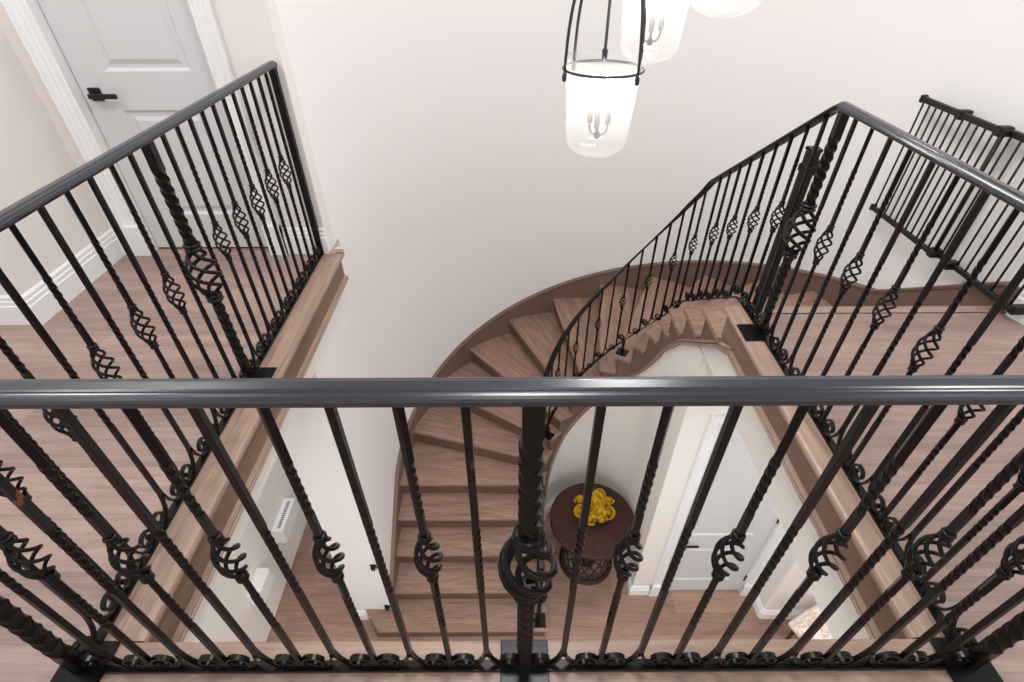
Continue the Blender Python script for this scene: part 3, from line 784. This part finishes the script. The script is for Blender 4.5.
# ------------------------------------------------------------------ pendant lanterns
def pendant(x, y, zr, r0, hgt, label):
    p = thing('pendant_lantern', label, 'pendant light', (x, y, zr - hgt), 0, 'glass pendant lanterns over the stairwell')
    L = lambda z: z - (zr - hgt)
    r1 = r0 * .86; H = hgt
    prof = [(.004, .0), (r1 * .35, .005), (r1 * .68, .018), (r1 * .90, .036), (r1 * .975, .054), (r1, .075), (r0 * .92, H * .6), (r0 * .97, H * .82), (r0 * .985, H * .93), (r0 * 1.03, H)]
    obj('glass_shade', MB().lathe(prof, 48, cap=False), M_glass, p)
    rb = r0 * 1.035
    obj('ring', MB().tube([(rb * cos(2 * pi * i / 40), rb * sin(2 * pi * i / 40), H * .885) for i in range(40)], .0042, 8, loop=True), M_bronze, p)
    rt_ = .018; zt = H + .31
    for k in range(4):
        a = rad((200, 20, 128, 312)[k]); d = Vector((cos(a), sin(a), 0)); pts = []
        for i in range(15):
            t = i / 14; rr4 = rb + .008 + .0 * t - (rb + .008 - rt_) * (t ** 1.9); pts.append(d * rr4 + Vector((0, 0, H * .86 + (zt - H * .86) * sin(t * pi / 2) ** .9)))
        mb = MB().tube(pts, .0052, 8)
        q = pts[0]; mb.lathe([(.004, -.022), (.008, -.018), (.009, -.006), (.006, .004), (.0052, .01)], 10, (q.x, q.y, q.z))
        obj('bail_arm', mb, M_bronze, p)
    obj('hub', MB().lathe([(.005, zt - .02), (.022, zt - .012), (.024, zt + .012), (.010, zt + .025), (.006, zt + .04)], 16), M_bronze, p)
    top = CEIL - (zr - hgt)
    obj('hanging_rod', MB().lathe([(.0055, zt + .03), (.0055, top - .025)], 10), M_bronze, p)
    obj('canopy', MB().lathe([(.012, top - .045), (.05, top - .025), (.06, top - .001)], 24), M_bronze, p)
    zc = .075
    obj('stem', MB().lathe([(.004, zc - .012), (.010, zc - .010), (.012, zc), (.010, zc + .010), (.004, zc + .014), (.0042, H * .96), (.009, H * .97), (.010, H * 1.05), (.0052, H * 1.07), (.0052, zt)], 12), M_bronze, p)
    for k in range(3):
        a = rad(90 + 120 * k + 15) if False else rad(0 + 120 * k + 15); d = Vector((cos(a), sin(a), 0))
        pts = [d * .006 + Vector((0, 0, zc)), d * .022 + Vector((0, 0, zc + .001)), d * .034 + Vector((0, 0, zc + .010)), d * .038 + Vector((0, 0, zc + .028)), d * .038 + Vector((0, 0, zc + .05))]
        arm = obj('candle_arm', MB().tube(pts, .0034, 8), M_bronze, p)
        c = d * .038
        sl = obj('candle_sleeve', MB().lathe([(.010, zc + .038), (.0095, zc + .105), (.006, zc + .108)], 12, (c.x, c.y, 0)), M_candle, p)
        obj('bulb', MB().lathe([(.006, zc + .107), (.013, zc + .122), (.0165, zc + .138), (.014, zc + .156), (.007, zc + .176), (.0012, zc + .192)], 14, (c.x, c.y, 0)), M_bulb, p)
        ld = bpy.data.lights.new('candle_glow', 'POINT'); ld.energy = 2.0; ld.color = (1, .95, .88); ld.shadow_soft_size = .03
        lo = bpy.data.objects.new('candle_glow', ld); COL.objects.link(lo); lo.parent = p; lo.location = (c.x, c.y, zc + .15)
    return p
pendant(.318, 1.95, 1.150, .132, .335, 'lowest glass pendant lantern with black bail, fully in view')
pendant(.535, 2.25, 1.415, .130, .345, 'second glass pendant lantern, partly hidden behind the lowest one')
pendant(.700, 2.00, 1.585, .132, .335, 'third pendant lantern, only its glass bottom showing at the top edge')

# ------------------------------------------------------------------ light
def area(name, loc, size, power, col=(1, 1, 1), rot=(0, 0, 0), sy=None):
    l = bpy.data.lights.new(name, 'AREA'); l.energy = power; l.size = size; l.color = col
    if sy: l.shape = 'RECTANGLE'; l.size_y = sy
    o = bpy.data.objects.new(name, l); COL.objects.link(o); o.location = loc; o.rotation_euler = rot; return o
for x, y, p in ((-2.2, .9, 22), (-1.9, 2.0, 12), (2.3, .6, 17), (0, -.8, 25), (.1, 1.2, 34), (.8, 2.9, 38), (-2.2, -.8, 20), (2.4, -.8, 20)):
    area('ceiling_fill', (x, y, CEIL - .02), .5, p * (.80 if y > 0 else .45))  # unseen fill panels below the ceiling, added to brighten the upper level
for x, y, p in ((-1.75, .2, 4.5), (1.75, 1.0, 9), (-.5, -.2, 13), (.7, -.2, 13), (3.0, 1.0, 8), (-1.8, 3.4, 4), (0, -1.6, 14)):
    area('hall_fill', (x, y, -.35 if x < 1 else -.47), .3, p * 1.6, (.94, .98, 1))  # added cool fill areas under the landings, brightening the lower hall
w = bpy.data.worlds.new('daylight'); SC.world = w; w.use_nodes = True
bg = w.node_tree.nodes['Background']; bg.inputs[0].default_value = (.92, .965, 1, 1); bg.inputs[1].default_value = 1.0

# ------------------------------------------------------------------ camera
cam = bpy.data.cameras.new('camera'); co = bpy.data.objects.new('camera', cam); COL.objects.link(co)
right = Vector((0.9999908, -0.0032549, -0.0027831)); down = Vector((-0.0042104, -0.6285358, -0.7777692)); fwd = Vector((0.0007823, 0.7777738, -0.6285438))
m = Matrix((right, -down, -fwd)).transposed().to_4x4(); m.translation = Vector((0, 0, H_CAM)); co.matrix_world = m
cam.sensor_width = 36; cam.lens = 18.03; cam.clip_start = .02
SC.camera = co
SC.view_settings.view_transform = 'Standard'; SC.view_settings.look = 'None'; SC.view_settings.gamma = 1
SC.view_settings.use_curve_mapping = False; SC.view_settings.exposure = 0.20
SC.cycles.max_bounces = 10; SC.cycles.diffuse_bounces = 6; SC.cycles.transparent_max_bounces = 24
